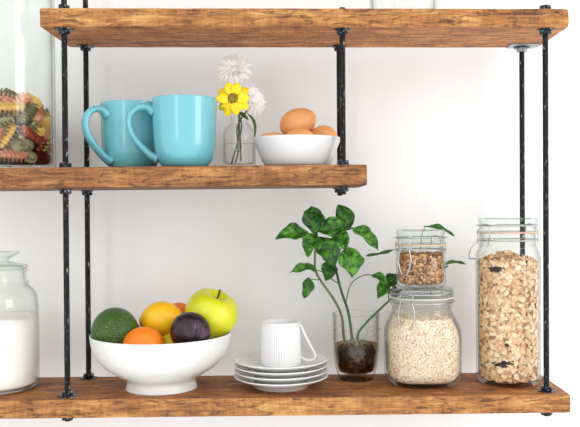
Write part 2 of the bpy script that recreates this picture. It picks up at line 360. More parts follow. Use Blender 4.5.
# ------------------------------------------------------------------ threaded rods
def rod(x, y, z0, z1, label, seats, tilt=(0, 0)):
    """seats: (z, +1 nut stands on a surface / -1 nut hangs under it, washer radius or 'plate')"""
    t = thing('threaded_rod', label, 'rod', (x, y, z0))
    h = z1-z0; n_ = int(h/.0014); rr = .0044
    prof = [(0, 0)] + [(rr if i % 2 else rr-.00045, h*i/n_) for i in range(n_+1)] + [(0, h)]
    obj('rod_shaft', lathe(prof, 12), M['steel'], t, smooth=False)
    for z, s, wr in seats:
        zz = z-z0
        zz += (QM*x if z in (ZM0, ZM1) else QT*x if z in (ZT0, ZT1) else 0)
        plate = wr == 'plate'
        if plate:
            obj('mounting_plate', box(-.023, .023, -.024, .011, zz-.0018, zz-.0001, .0005), M['zinc'], t, smooth=False); wr = .013; zz -= .0018
        wth = .0013
        ws = obj('washer', lathe([(.0047, -wth/2), (wr, -wth/2), (wr, wth/2), (.0047, wth/2)], 32, closed=True), M['nut'], t, smooth=False, loc=(0, 0, zz+s*(wth/2+.0001)))
        nu = obj('hex_nut', prism(6, .0088, .0062), M['zinc'] if plate else M['nut'], t, smooth=False, loc=(0, 0, zz+s*(wth+.0031+.0001))); nu.rotation_euler[2] = R.uniform(0, 1)
    return t
FY, RY = 1.160, 1.2806
XL, XM, XR = -.3306, .0714, .3655
rod(XL, FY, -.036, .64, 'front left black threaded rod passing all three shelves beside the jars', [(0, 1, .0138), (-TB, -1, .0095), (ZM1, 1, .0095), (ZM0, -1, .0095), (ZT0, -1, .0138), (ZT1, 1, .0095)])
rod(XL-.0005, RY, -.036, .64, 'rear left black threaded rod standing behind the fruit bowl and the mug handle', [(0, 1, .0138), (-TB, -1, .0095), (ZM1, 1, .0095), (ZM0, -1, .0095), (ZT0, -1, .0138), (ZT1, 1, .0095)])
rod(XM-.0015, FY, ZM0-.012, ZT1+.004, 'short front black threaded rod beside the bowl of eggs', [(ZM1, 1, .0095), (ZM0, -1, .0095), (ZT0, -1, .0120)])
rod(XM+.0005, RY, ZM0-.012, ZT1+.004, 'short rear black threaded rod half hidden behind the one by the eggs', [(ZM1, 1, .0095), (ZM0, -1, .0115), (ZT0, -1, .0120)])
rod(XR, FY, -.036, ZT1+.0065, 'front right black threaded rod standing right of the cereal jar', [(0, 1, .0125), (-TB, -1, .0095), (ZT0, -1, .0120), (ZT1, 1, .0095)])
rod(XR, RY, -.036, ZT1+.004, 'rear right black threaded rod with a square plate, running down behind the cereal jar', [(0, 1, .0125), (-TB, -1, .0095), (ZT0, -1, 'plate')])

# ------------------------------------------------------------------ turquoise mugs
def mug(px, Y, ang, label):
    p = at(px, 150, Y); t = thing('coffee_mug', label, 'mug', (p.x, Y, zm(p.x)), 'turquoise mugs', (0, 0, ang))
    h = .1015
    out_ = smoothprof([(.0290, .0), (.0345, .0035), (.0405, .013), (.0445, .030), (.0462, .055), (.0470, .080), (.0476, h-.001)])
    inn = smoothprof([(.0448, h-.001), (.0436, .080), (.0425, .055), (.0405, .030), (.035, .012), (.025, .006)])
    obj('mug_body', lathe([(0, .0012), (.027, .0012)] + out_ + [(.0474, h), (.0452, h)] + inn + [(0, .0055)], 72), M['turq'], t)
    path = cr([(-.0440, 0, .081), (-.054, 0, .0885), (-.068, 0, .0870), (-.0785, 0, .076), (-.0800, 0, .061), (-.0745, 0, .046), (-.063, 0, .031), (-.050, 0, .0185), (-.0395, 0, .0125)], 8)
    obj('mug_handle', tube(path, lambda q: (.0072+.0030*abs(2*q-1)**3, .0048+.0028*abs(2*q-1)**4), 16, flat=Vector((0, 1, 0))), M['turq'], t)
mug(185, 1.186, .12, 'turquoise mug in front on the right, its handle overlapping the other mug')
mug(132.3, 1.238, .78, 'turquoise mug behind on the left, partly hidden by the other mug')

# ------------------------------------------------------------------ bowl of eggs
EY = 1.206
p = at(297.0, 150, EY); ex = p.x
t = tag(obj('egg_bowl', lathe(smoothprof([(.040, .0), (.0475, .0025), (.0530, .010), (.0590, .024), (.0655, .0405), (.0660, .0428)]) + [(.0655, .0437), (.0642, .0432)] + smoothprof([(.0635, .0415), (.0565, .024), (.0505, .0115), (.044, .0065), (.03, .0052)]) + [(0, .005)] + [(0, .0015), (.038, .0015)], 72, closed=False), M['bisque'], loc=(ex, EY, zm(ex))), 'low white bowl of brown eggs on the middle shelf', 'bowl')
def egg(cx, cy, cz, rot, label, s=1.0):
    def f(c): return Vector((c.x*(1-.11*c.z), c.y*(1-.11*c.z), c.z))
    o = obj('brown_egg', blob(.0222*s, .0222*s, .0280*s, f), M['egg'], loc=(cx, cy, cz)); o.rotation_euler = rot
    tag(o, label, 'egg', 'brown eggs in the bowl')
def ez(px, py, Y): q = at(px, py, Y); return q.x, Y, q.z
egg(*ez(299.5, 143.2, 1.174), (.1, 1.35, -.75), 'brown egg at the front of the bowl, only its domed top above the rim')
egg(*ez(298.2, 123.3, 1.213), (.1, 1.10, .05), 'brown egg lying on top of the other eggs in the bowl', 1.03)
egg(*ez(323.2, 140.0, 1.212), (PI/2-.25, 0, .4), 'brown egg at the right end of the bowl, beside the black rod')
egg(*ez(273.5, 146.7, 1.205), (.1, -1.3, .4), 'brown egg at the left end of the bowl, nearest the flower vase')

# ------------------------------------------------------------------ flower vase with flowers
VY = 1.222
p = at(239.3, 150, VY); vx = p.x
zv = lambda py: at(239, py, VY).z - zm(vx)
t = thing('bud_vase', 'small clear glass vase holding three flowers on the middle shelf', 'vase', (vx, VY, zm(vx)))
RV = .0248
o_ = smoothprof([(.0215, 0), (.0240, .002), (RV, .006), (RV, .030), (RV, .048), (.0236, .0565), (.0190, .0635), (.0140, .0680), (.0125, .0730), (.0135, .0785)])
i_ = smoothprof([(.0118, .0785), (.0108, .0730), (.0122, .0675), (.0172, .0620), (.0218, .0550), (.0230, .047), (.0230, .030), (.0228, .010), (.0195, .0065)])
obj('vase_glass', lathe([(0, .0)] + o_ + [(.0128, .0793)] + i_ + [(0, .006)], 56), M['glass_vase'], t)
WZ = zv(143.5)
wat = tag(obj('vase_water', lathe([(0, .0066), (.018, .0068), (.0222, .0105), (.0226, .02), (.0226, WZ-.0008), (.0229, WZ), (0, WZ-.0002)], 48), M['water'], loc=(vx, VY, zm(vx))), 'clear water filling the lower half of the flower vase', 'water', kind='stuff')
# dark leaf clinging to the vase's right side
def leaf_mesh(base, tip, width, nrm, droop=0., fold=.15, nu=12, nv=6, ripple=.06, pw=.85, seed=0, peak=.85):
    base, tip = Vector(base), Vector(tip); d = tip-base; ln = d.length; dn = d/ln
    nrm = Vector(nrm); nrm = (nrm-dn*nrm.dot(dn)).normalized(); sd = dn.cross(nrm)
    bm = bmesh.new(); uvl = bm.loops.layers.uv.new('UVMap'); g = []
    for i in range(nu+1):
        tt = i/nu; row = []
        wv = width/2*max(0, math.sin(PI*tt**peak))**pw
        if i == 0: wv = width*.02
        if i == nu: wv = width*.01
        wv *= 1+.14*noise.noise(Vector((tt*7, seed*3.3, 1))) if nu > 12 else 1
        c = base + d*tt + nrm*(droop*ln*4*tt*(1-tt))
        for j in range(nv+1):
            s_ = 2*j/nv-1
            z = wv*fold*2*abs(s_) + ripple*width*math.sin(tt*11+seed+s_*2)*abs(s_)*.8
            row.append((bm.verts.new(c + sd*(wv*s_) + nrm*z), tt, j/nv))
        g.append(row)
    for i in range(nu):
        for j in range(nv):
            q = (g[i][j], g[i+1][j], g[i+1][j+1], g[i][j+1]); f = bm.faces.new([a[0] for a in q])
            for lp, a in zip(f.loops, q): lp[uvl].uv = (a[1], a[2])
    return bm
def leaf(name, parent, mat, *a, thick=.0005, **kw):
    o = obj(name, leaf_mesh(*a, **kw), mat, parent)
    m_ = o.modifiers.new('thickness', 'SOLIDIFY'); m_.thickness = thick
    return o
def petal_flower(name, label, cen, face, stem_px, mat, kind):
    cen = Vector(cen); face = Vector(face).normalized()
    t = thing(name, label, 'flower', (0, 0, 0)); t.location = cen
    u = face.cross(Vector((0, 0, 1))).normalized(); v_ = u.cross(face)
    if kind == 'daisy':
        k = 10
        for i in range(k):
            a = 2*PI*i/k + R.uniform(-.07, .07); rd = u*math.cos(a)+v_*math.sin(a)
            ln = R.uniform(.0245, .0290)
            leaf('petal', t, mat, rd*.004, rd*ln + face*R.uniform(-.010, .006), R.uniform(.0150, .0178), face, droop=R.uniform(.04, .16), fold=R.uniform(-.2, .1), nu=10, nv=6, ripple=.07, pw=.72, seed=i, peak=.95)
        for i in range(8):
            a = 2*PI*i/8 + .2; rd = u*math.cos(a)+v_*math.sin(a)
            leaf('petal', t, mat, rd*.003-face*.002, rd*R.uniform(.017, .023)-face*.003, .0095, face, droop=.1, fold=-.1, nu=8, nv=4, ripple=.03, pw=.55, seed=i, peak=1.0)
        bm = blob(.0078, .0078, .0036, seg=28, rings=14)
        for q in bm.verts: q.co *= 1+.05*noise.noise(q.co*900)
        ob = obj('flower_center', bm, M['daisy_eye'], t); ob.rotation_mode = 'QUATERNION'; ob.rotation_quaternion = face.to_track_quat('Z', 'Y'); ob.location = face*.0022
    else:
        bm = bmesh.new(); rings_ = [(.0245, -.10, 26), (.0240, .22, 26), (.0225, .46, 24), (.0200, .74, 20), (.0160, 1.02, 15), (.0115, 1.3, 9)]
        for ri, (ln, el, k) in enumerate(rings_):
            for i in range(k):
                a = 2*PI*(i+.5*(ri % 2))/k + R.uniform(-.08, .08); rd = u*math.cos(a)+v_*math.sin(a)
                l_ = ln*R.uniform(.85, 1.08); e = el+R.uniform(-.12, .12)
                tip = rd*(l_*math.cos(e)) + face*(l_*math.sin(e)*.72)
                lb = leaf_mesh(rd*.0015, tip, R.uniform(.0042, .0055), face if el < 1 else rd, droop=.10, fold=.3, nu=6, nv=2, ripple=.02, pw=.55, seed=i, peak=1.0)
                tmp = bpy.data.meshes.new('tmp'); lb.to_mesh(tmp); lb.free(); bm.from_mesh(tmp); bpy.data.meshes.remove(tmp)
        for q in bm.verts: q.co *= kind
        ob = obj('petals', bm, mat, t)
        ob2 = obj('flower_center', blob(.0085, .0085, .0085), mat, t)
    path = [Vector((0, 0, 0))-face*.001] + [at(x, y, Y)-cen for x, y, Y in stem_px]
    obj('stem', tube(cr(path, 7), .00125, 8), M['stem_dark'], t)
    return t
y_t = petal_flower('yellow_daisy', 'yellow daisy with a brown eye in front of the two white flowers', at(233, 98.5, 1.196), (.02, -1, .12), [(238, 112, 1.212), (241.5, 124, VY), (240, 140, VY), (241, 161, VY)], M['yellow'], 'daisy')
leaf('leaf', y_t, M['stem_dark'], at(239, 112, 1.212)-y_t.location, at(249, 120.5, 1.205)-y_t.location, .006, (0, -1, .3), droop=.1, nu=8, nv=4)
petal_flower('white_chrysanthemum', 'white flower at the top of the vase, above the yellow daisy', at(235, 70.5, 1.224), (-.12, -.92, .38), [(238, 88, 1.232), (238.5, 108, 1.226), (239, 118, VY), (238, 140, VY), (231.5, 163.5, VY)], M['white_petal'], 1.16)
petal_flower('white_chrysanthemum', 'white flower at the right of the vase, drooping towards the eggs', at(252.5, 101, 1.220), (.55, -.65, .15), [(246, 112, 1.228), (241, 119, 1.224), (237, 130, VY), (238, 150, 1.215), (235.5, 163, 1.215)], M['white_petal'], .98)
obj('twig', tube(cr([at(239, 118, VY)-y_t.location, at(240, 135, VY-.004)-y_t.location, at(241, 149, VY-.006)-y_t.location, at(235.5, 152, VY-.006)-y_t.location], 5), .0009, 6), M['stem_dark'], y_t)
leaf('leaf', y_t, M['stem_dark'], at(246, 113, 1.204)-y_t.location, at(254, 139, 1.193)-y_t.location, .0065, (.7, -.7, 0), droop=.22, nu=10, nv=4)

# ------------------------------------------------------------------ fruit bowl
BY = 1.212
p = at(161.7, 380, BY); bx = p.x
outp = smoothprof([(.0535, .0), (.0522, .004), (.0510, .0105), (.0545, .0158), (.0680, .0232), (.0850, .0350), (.0968, .0490), (.1030, .0640), (.1054, .0795)], 6)
inp = smoothprof([(.1036, .0798), (.1008, .0635), (.0943, .0495), (.0825, .0365), (.0670, .0268), (.0500, .0210), (.03, .0190)], 5)
tag(obj('fruit_bowl', lathe([(0, .006), (.045, .006), (.050, .0)] + outp + [(.1048, .0808), (.1038, .0808)] + inp + [(0, .0185)], 96), M['dimple'], loc=(bx, BY, 0)), 'large white footed bowl heaped with fruit on the bottom shelf', 'bowl').scale = (1, 1, 1.022)
def fruit(name, px, py, Y, bm, mat, label, cat, rot=(0, 0, 0)):
    q = at(px, py, Y); o = obj(name, bm, mat, loc=(q.x, Y, q.z)); o.rotation_euler = rot
    return tag(o, label, cat)
def avo(c): return Vector((c.x*(1-.10*c.z), c.y*(1-.10*c.z), c.z))
fruit('avocado', 115.0, 330.6, 1.191, blob(.0345, .0345, .040, avo), M['avocado'], 'dark green rough-skinned avocado at the left side of the fruit bowl', 'avocado', (-1.2, 0, .3))
def orf(c): return Vector((c.x, c.y, c.z*(1-.04*abs(c.z)))) 
fruit('clementine', 143.8, 347, 1.161, blob(.0310, .0300, .0305, orf), M['orange'], 'bright orange clementine at the front of the bowl, left of the plum', 'clementine')
def lem(c):
    k = abs(c.z)**9*.07; return Vector((c.x*(1-.1*abs(c.z)**3), c.y*(1-.1*abs(c.z)**3), c.z*(1+k)))
fruit('lemon', 161.3, 319.3, 1.213, blob(.0270, .0270, .0318, lem), M['lemon'], 'large deep yellow lemon in the middle of the fruit heap', 'lemon', (.1, PI/2-.12, 0))
fruit('lemon', 172.5, 347, 1.181, blob(.0200, .0200, .0260, lem), M['lime'], 'pale greenish lemon peeping out between clementine and plum', 'lemon', (PI/2, 0, .6))
fruit('apricot', 178.5, 319.5, 1.259, blob(.0270, .0270, .0265), M['peach'], 'reddish orange fruit behind, between the yellow lemon and the apple', 'fruit')
def plm(c):
    a = math.atan2(c.y, c.x); d_ = abs((a+PI/2-.55+PI) % (2*PI)-PI)
    k = 1-.16*math.exp(-(d_/.15)**2)*(1-abs(c.z)**4); return Vector((c.x*k, c.y*k, c.z*(1-.05*abs(c.z)**3)))
fruit('plum', 190.3, 331.3, 1.160, blob(.0290, .0280, .0290, plm, 72, 32), M['plum'], 'dark purple plum with a crease at the front right of the bowl', 'plum', (.1, .25, 0))
q = at(211.2, 314.0, 1.224); t = thing('apple', 'big yellow-green apple resting high on the right side of the fruit bowl', 'apple', (q.x, 1.224, q.z), rot=(.24, .36, 0))
bm = bmesh.new(); prof = []
for i in range(41):
    th = PI*i/40; r_ = math.sin(th)**.92*(1+.05*math.cos(th)); z = math.cos(th)
    dz = -.36*math.exp(-((r_/.34)**2)) if th < PI/2 else .20*math.exp(-((r_/.30)**2))
    prof.append((0 if i in (0, 40) else .0408*r_, .0385*(z+dz*(1 if abs(z) > .3 else 0))))
ab = obj('apple_body', lathe(prof, 60, flute=lambda a, z: .0009*math.sin(5*a)*(abs(z)/.036)), M['apple'], t)
obj('apple_stem', tube(cr([(0, 0, .020), (.001, 0, .031), (.0005, 0, .0415)], 5), lambda q_: .0012+.0006*q_, 8), M['bark'], t)

# ------------------------------------------------------------------ saucers and cup
SY = 1.210
p = at(281.3, 380, SY); sx_ = p.x
def saucer(k, label):
    pr = [(0, .0036), (.034, .0036), (.0375, .0), (.0405, .0), (.0412, .0046)] + smoothprof([(.0440, .0056), (.052, .0082), (.062, .0122), (.0700, .0160), (.0712, .0168)], 4) + [(.0711, .0176), (.0702, .0179)] + smoothprof([(.0690, .0176), (.061, .0142), (.052, .0106), (.046, .0082), (.042, .0075)], 4) + [(.0365, .0075), (.0345, .0086), (0, .0087)]
    o = obj('saucer', lathe(pr, 80), M['porcelain'], loc=(sx_, SY, (.0081*k))); tag(o, label, 'saucer', 'stacked white saucers')
saucer(0, 'bottom white saucer of the stack, its foot on the wooden shelf')
saucer(1, 'second white saucer from the bottom of the stack')
saucer(2, 'third white saucer from the bottom, directly under the topmost one')
saucer(3, 'topmost white saucer of the stack, the cup standing on it')
ZC = .0081*3+.0089
t = thing('espresso_cup', 'small white ribbed cup standing on the stack of saucers', 'cup', (sx_-.0002, SY-.001, ZC), rot=(0, 0, -.1))
hc = .0655
fl = lambda a, z: ((.00045)*math.cos(50*a) if .004 < z < hc-.0045 else 0)
def cupwall():
    bm = bmesh.new(); prof = [(0, .0008), (.0270, .0008), (.0292, .0), (.0299, .0012)]
    prof += [(.0299-.0010*(z/hc), z) for z in np.linspace(.003, hc-.0008, 26)]
    outer = lathe(prof + [(.0287, hc), (.0276, hc)], 480, flute=lambda a, z: fl(a, z), bm=bm)
    inner = [(.0276, hc), (.0270, hc-.001), (.0268, .03), (.0268, .008), (.0240, .004), (0, .0035)]
    lathe(inner, 480, bm=bm); bmesh.ops.remove_doubles(bm, verts=bm.verts, dist=1e-6); bmesh.ops.recalc_face_normals(bm, faces=bm.faces); return bm
obj('cup_body', cupwall(), M['bisque'], t)
obj('cup_handle', tube(cr([(.0275, 0, .0600), (.0305, 0, .0590), (.0350, 0, .0490), (.0430, 0, .0325), (.0510, 0, .0175), (.0515, 0, .0115), (.0465, 0, .0075), (.0385, 0, .0075), (.0325, 0, .0105), (.0280, 0, .0125)], 7), (.0036, .0019), 14, flat=Vector((0, 1, 0))), M['bisque'], t)

# ------------------------------------------------------------------ tumbler with rooting plant
TY = 1.260
p = at(356.2, 370, TY); tx = p.x
zt = lambda py: at(356, py, TY).z
HT = zt(313.0)
t = tag(obj('tumbler', lathe([(0, .0), (.0265, .0)] + smoothprof([(.0280, .0015), (.0288, .005), (.0302, .010), (.0335, .022), (.0352, .036), (.0360, .052), (.0362, .075), (.0365, .098), (.0372, HT-.001)], 5)
    + [(.0366, HT), (.0352, HT-.0005)] + smoothprof([(.0348, .098), (.0344, .070), (.0340, .050), (.0330, .036), (.0308, .022), (.0270, .0125), (.0220, .0105)], 5) + [(0, .010)], 72), M['glass_tumbler'], loc=(tx, TY, 0)), 'embossed glass tumbler of brown water in which the green plant stands', 'glass')
# raised scroll ornament on the tumbler's glass
def on_glass(ang, z, r_=.0367): return Vector((r_*math.sin(ang), -r_*math.cos(ang), z))
for k, a0 in enumerate((-2.4, -1.25, -.45, .55, 1.3, 2.2)):
    pts = []
    for i in range(15):
        q_ = i/14; ang = q_*2.1*PI; rr = .0105*(1-.78*q_)
        pts.append(on_glass(a0+(rr*math.cos(ang)*(1 if k % 2 else -1))/.0367, .070+rr*math.sin(ang)*1.15))
    obj('scroll_relief', tube(cr(pts, 3), .0015, 8), M['glass_tumbler'], t)
WT = zt(343.5)
tag(obj('tumbler_water', lathe([(0, .0108), (.0215, .0110), (.0262, .0130), (.0302, .0222), (.0323, .036), (.0333, .050), (.0333, WT-.001), (.0337, WT), (0, WT-.0003)], 48), M['murky'], loc=(tx, TY, 0)), 'murky brown water in the embossed tumbler', 'water', kind='stuff')

PB = Vector((tx, TY, .030))
pl = thing('basil_plant', 'leafy green plant with bare roots growing in the glass tumbler', 'plant', PB)
def W(px, py, Y): return at(px, py, Y)-PB
def tin(z):      # inside radius of the tumbler at height z
    return float(np.interp(z, [.011, .0135, .0222, .036, .050, .07], [.0210, .0262, .0300, .0321, .0330, .0332]))-.0012
prr = [(0, .0125)] + [(tin(z), z) for z in np.linspace(.0130, .046, 20)] + [(.028, .0505), (.022, .0535), (.012, .056), (0, .057)]
bm = lathe(prr, 72)
for v_ in bm.verts:
    c = v_.co; k_ = 1-.10*abs(noise.noise(c*95))-.22*max(0, noise.noise(c*60+Vector((3, 1, 0))))*min(1, max(0, (c.z-.018)/.014))
    c.x *= k_; c.y *= k_; c.z += .006*noise.noise(Vector((c.x*70, c.y*70, 2)))*min(1, max(0, (c.z-.03)/.015))
    c.z -= PB.z
obj('root_ball', bm, M['root'], pl)
rng = random.Random(3); bm = bmesh.new()
for i in range(46):
    a = rng.uniform(0, 2*PI); r0 = rng.uniform(.002, .012); r1 = rng.uniform(.018, .030); z0 = rng.uniform(.018, .036); z1 = rng.uniform(-.014, .016)
    P_ = [Vector((r0*math.cos(a), r0*math.sin(a), z0)), Vector((r1*.7*math.cos(a+.3), r1*.7*math.sin(a+.3), z0*.75+.004)), Vector((r1*math.cos(a+.5), r1*math.sin(a+.5), z1))]
    for q_ in P_: 
        lim = .0305 if q_.z > 0 else .0265; rr = math.hypot(q_.x, q_.y)
        if rr > lim: q_.x *= lim/rr; q_.y *= lim/rr
    tube(cr(P_, 5), lambda q_: .0007-.0004*q_, 5, bm=bm)
ro = obj('fine_roots', bm, M['rootpale'], pl); ro['kind'] = 'stuff'
def stem(pts, r0, r1, mat='stem', nm='stem'):
    return obj(nm, tube(cr([W(*q_) for q_ in pts], 8), lambda q_: 1.3*(r0+(r1-r0)*q_), 9), M[mat], pl)
stem([(345.5, 350, 1.262), (343.6, 334, 1.262), (341.3, 315, 1.258), (333.6, 299, 1.255), (321, 281, 1.252), (315.5, 270, 1.250), (315, 255, 1.248), (316.5, 236, 1.245)], .0018, .0012, 'stem_brown')
stem([(352, 350, 1.272), (351.5, 334, 1.272), (348.2, 312, 1.275), (341.3, 291, 1.275), (336, 270, 1.272), (333.5, 258, 1.270), (331, 243, 1.266), (338, 232, 1.266), (350, 229, 1.266)], .0019, .0011, 'stem_dark')
stem([(358, 350, 1.276), (358, 334, 1.276), (367, 322, 1.282), (378, 311, 1.288), (389, 301, 1.294), (403, 289, 1.302), (430, 276, 1.308), (448, 266, 1.308)], .0017, .0011)
stem([(345.5, 304, 1.275), (350, 286, 1.273), (357, 278.5, 1.270), (366, 274.8, 1.266), (373, 275.5, 1.262)], .0007, .0006, nm='leaf_stalk')
stem([(340.8, 289, 1.275), (338, 283.5, 1.272), (331.5, 279, 1.265), (324.5, 273, 1.258), (317, 270, 1.253)], .0008, .0006, nm='leaf_stalk')
stem([(405, 287, 1.303), (418, 262, 1.31), (422, 234, 1.31), (425, 228, 1.309)], .0007, .0005, nm='leaf_stalk')
stem([(333.5, 258, 1.270), (340, 250, 1.268), (346, 245, 1.264), (350, 250, 1.260)], .0008, .0006, nm='leaf_stalk')
stem([(389, 301, 1.294), (388, 292, 1.288), (386, 284, 1.282)], .0008, .0006, nm='leaf_stalk')
stem([(320.5, 280, 1.252), (313, 279.5, 1.248), (308.5, 279, 1.245)], .0007, .0005, nm='leaf_stalk')
stem([(350, 229, 1.266), (353, 228, 1.262), (360, 231, 1.26)], .0009, .0006, nm='leaf_stalk')
ls = 1.26/800
def lf(bx_, by_, bY, tx_, ty_, tY, wpx, nrm=(0, -1, .35), **kw):
    kw['ripple'] = .13; kw['fold'] = kw['fold']+.12; kw['nu'] = 18; kw['nv'] = 8
    leaf('leaf', pl, M['leaf'], W(bx_, by_, bY), W(tx_, ty_, tY), wpx*ls, nrm, **kw)
lf(308, 233, 1.247, 275.5, 239, 1.225, 18, (.1, -.8, .6), droop=.10, fold=.12, seed=1)
lf(315, 236, 1.246, 311, 206.5, 1.262, 22, (.1, -1, .1), droop=.05, fold=.10, seed=2, peak=1.15)
lf(315, 233, 1.243, 307.5, 257, 1.225, 17, (-.3, -.9, .3), droop=.08, fold=.15, seed=3, peak=.8)
lf(318, 231, 1.252, 349, 226, 1.262, 21, (.1, -.9, .3), droop=.06, fold=.15, seed=4)
lf(336, 231, 1.262, 345, 251, 1.245, 17, (.2, -1, .3), droop=.06, fold=.2, seed=14)
lf(319, 237, 1.238, 335, 266, 1.222, 25, (.1, -.9, .35), droop=.12, fold=.12, seed=5, peak=1.0)
lf(351, 227.5, 1.264, 338, 204.5, 1.272, 19, (-.1, -1, .1), droop=.04, fold=.08, seed=6, peak=.8)
lf(352, 228, 1.262, 378, 250, 1.245, 17, (.4, -.8, .5), droop=.10, fold=.12, seed=7)
lf(366, 256, 1.262, 396, 249, 1.285, 7, (0, -.35, 1), droop=-.06, fold=.1, seed=8)
lf(347, 248, 1.258, 352, 277, 1.240, 25, (.15, -.9, .3), droop=.12, fold=.10, seed=9, peak=.95)
lf(331, 264, 1.268, 326, 281, 1.25, 17, (.0, -.9, .3), droop=.1, fold=.15, seed=10)
lf(317, 271, 1.252, 290, 273, 1.235, 13, (-.2, -.7, .8), droop=.12, fold=.15, seed=11)
lf(309, 277.5, 1.245, 304, 298.5, 1.235, 13, (.3, -.9, .1), droop=.05, fold=.1, seed=12)
lf(372, 275, 1.262, 388, 286, 1.245, 11, (.2, -.7, .6), droop=.10, fold=.15, seed=13)
lf(386, 284, 1.281, 377, 298, 1.26, 14, (.2, -.8, .5), droop=.08, fold=.15, seed=15)
lf(387, 285, 1.281, 399, 275, 1.275, 15, (.1, -.8, .5), droop=.08, fold=.15, seed=16)
lf(389, 291, 1.286, 399, 295, 1.270, 11, (.1, -.8, .5), droop=.08, fold=.15, seed=17)
lf(424, 227, 1.31, 454, 236, 1.29, 10, (0, -.35, 1), droop=.07, fold=.15, seed=18)
lf(442, 267, 1.308, 466, 264.5, 1.285, 8, (0, -.4, 1), droop=.10, fold=.15, seed=19)

# ------------------------------------------------------------------ swing-top jars
def torus_ring(r_, z, a, b_, seg=64, n_=10, sq=2):
    return lathe([(r_+a*math.cos(2*PI*i/n_), z+b_*math.sin(2*PI*i/n_), sq) for i in range(n_)], seg, closed=True)
def clasp(parent, r_, z_lid, z_ring, drop, ang, out_=.0, tilt=0.):
    """bail wire: a band round the neck, a bridge up to the lid and a hanging lever"""
    e = thing_part('wire_clasp', parent)
    cl = obj('neck_band', torus_ring(r_+.0009, z_ring, .0008, .0010), M['wire'], parent)
    cl2 = obj('lid_band', torus_ring(r_+.0007, z_lid, .0007, .0009), M['wire'], parent)
    for q_ in (0, PI):
        pass
    def pt(a, rr, z): return Vector((rr*math.cos(a), rr*math.sin(a), z))
    w_ = .20
    br = cr([pt(ang-w_, r_+.0022, z_ring), pt(ang-w_*1.05, r_+.0042, (z_ring+z_lid)/2), pt(ang-w_*.9, r_+.0028, z_lid), pt(ang, r_+.0022, z_lid+.0022), pt(ang+w_*.9, r_+.0028, z_lid), pt(ang+w_*1.05, r_+.0042, (z_ring+z_lid)/2), pt(ang+w_, r_+.0022, z_ring)], 6)
    obj('bridge_wire', tube(br, .00085, 8), M['wire'], parent)
    top = z_ring+.004
    lv = cr([pt(ang-w_*.9, r_+.0040, top), pt(ang-w_*1.3, r_+.0052+out_*.5, top-drop*.5), pt(ang-w_*.6, r_+.0050+out_, top-drop*.95), pt(ang+w_*.0, r_+.0050+out_, top-drop), pt(ang+w_*.6, r_+.0050+out_, top-drop*.95), pt(ang+w_*1.3, r_+.0052+out_*.5, top-drop*.5), pt(ang+w_*.9, r_+.0040, top)], 6)
    obj('lever_wire', tube(lv, .0010, 8), M['wire'], parent)
    hn = cr([pt(ang+PI-.25, r_+.0010, z_ring), pt(ang+PI-.2, r_+.0050, (z_ring+z_lid)/2), pt(ang+PI-.14, r_+.0026, z_lid), pt(ang+PI+.14, r_+.0026, z_lid), pt(ang+PI+.2, r_+.0050, (z_ring+z_lid)/2), pt(ang+PI+.25, r_+.0010, z_ring)], 6)
    obj('hinge_wire', tube(hn, .00085, 8), M['wire'], parent)
def thing_part(n_, p_): return None
def swing_jar(label, px, Y, z0, H_body, r_body, r_neck, z_sh, z_neck, lid_h, sq, clasp_ang, drop, out_, gasket, wall=.0026, bottom_r=.010, name='storage_jar'):
    q_ = at(px, 380, Y); t = thing(name, label, 'jar', (q_.x, Y, z0))
    # body: base, wall, shoulder, neck with a rounded rim
    def prof(off, first):
        o = []
        for i in range(6):
            a = PI/2*i/5; o.append((r_body-off-(bottom_r)*(1-math.sin(a)), first+bottom_r*(1-math.cos(a)), sq))
        o.append((r_body-off, (first+bottom_r+z_sh)/2, sq)); o.append((r_body-off, z_sh, sq))
        for i in range(1, 7):
            a = i/6; s_ = .5-.5*math.cos(PI*a); o.append((r_body-off+(r_neck-r_body)*s_, z_sh+(z_neck-z_sh)*(a**.8), sq+(2-sq)*s_))
        return o
    outer = [(0, .0010), (r_body*.6, .0008, sq)] + prof(0, 0)
    ring = [(r_neck, z_neck+.002), (r_neck+.0018, z_neck+.0035), (r_neck+.0018, z_neck+.0065), (r_neck, z_neck+.008), (r_neck+.0003, z_neck+.011), (r_neck+.0024, z_neck+.0125), (r_neck+.0026, H_body-.0012), (r_neck+.0010, H_body)]
    inner = [(r_neck-wall, H_body), (r_neck-wall, z_neck)] + prof(wall, .0055)[::-1] + [(r_body*.6, .0048, sq), (0, .0045)]
    obj('jar_body', lathe(outer + ring + inner, 80), M['glass'], t)
    g = H_body+.0002
    obj('gasket', lathe([(r_neck-wall, g), (r_neck+.0030, g), (r_neck+.0030, g+.0022), (r_neck-wall, g+.0022)], 72, closed=True), gasket, t)
    l0 = g+.0024
    obj('jar_lid', lathe([(0, l0+.001), (r_neck-wall-.001, l0+.0005), (r_neck+.0020, l0), (r_neck+.0024, l0+.002), (r_neck+.0018, l0+.0035), (r_neck-.0005, l0+.0042), (r_neck-.0010, l0+lid_h*.62), (r_neck+.0008, l0+lid_h*.72), (r_neck+.0008, l0+lid_h*.93), (r_neck-.0012, l0+lid_h), (r_neck-.007, l0+lid_h), (r_neck-.009, l0+lid_h-.0015), (0, l0+lid_h-.0015)], 80), M['glass_thick'], t)
    clasp(t, r_neck+.0022, l0+lid_h*.45, z_neck+.0095, drop, clasp_ang, out_)
    return t, q_.x, l0+lid_h+z0

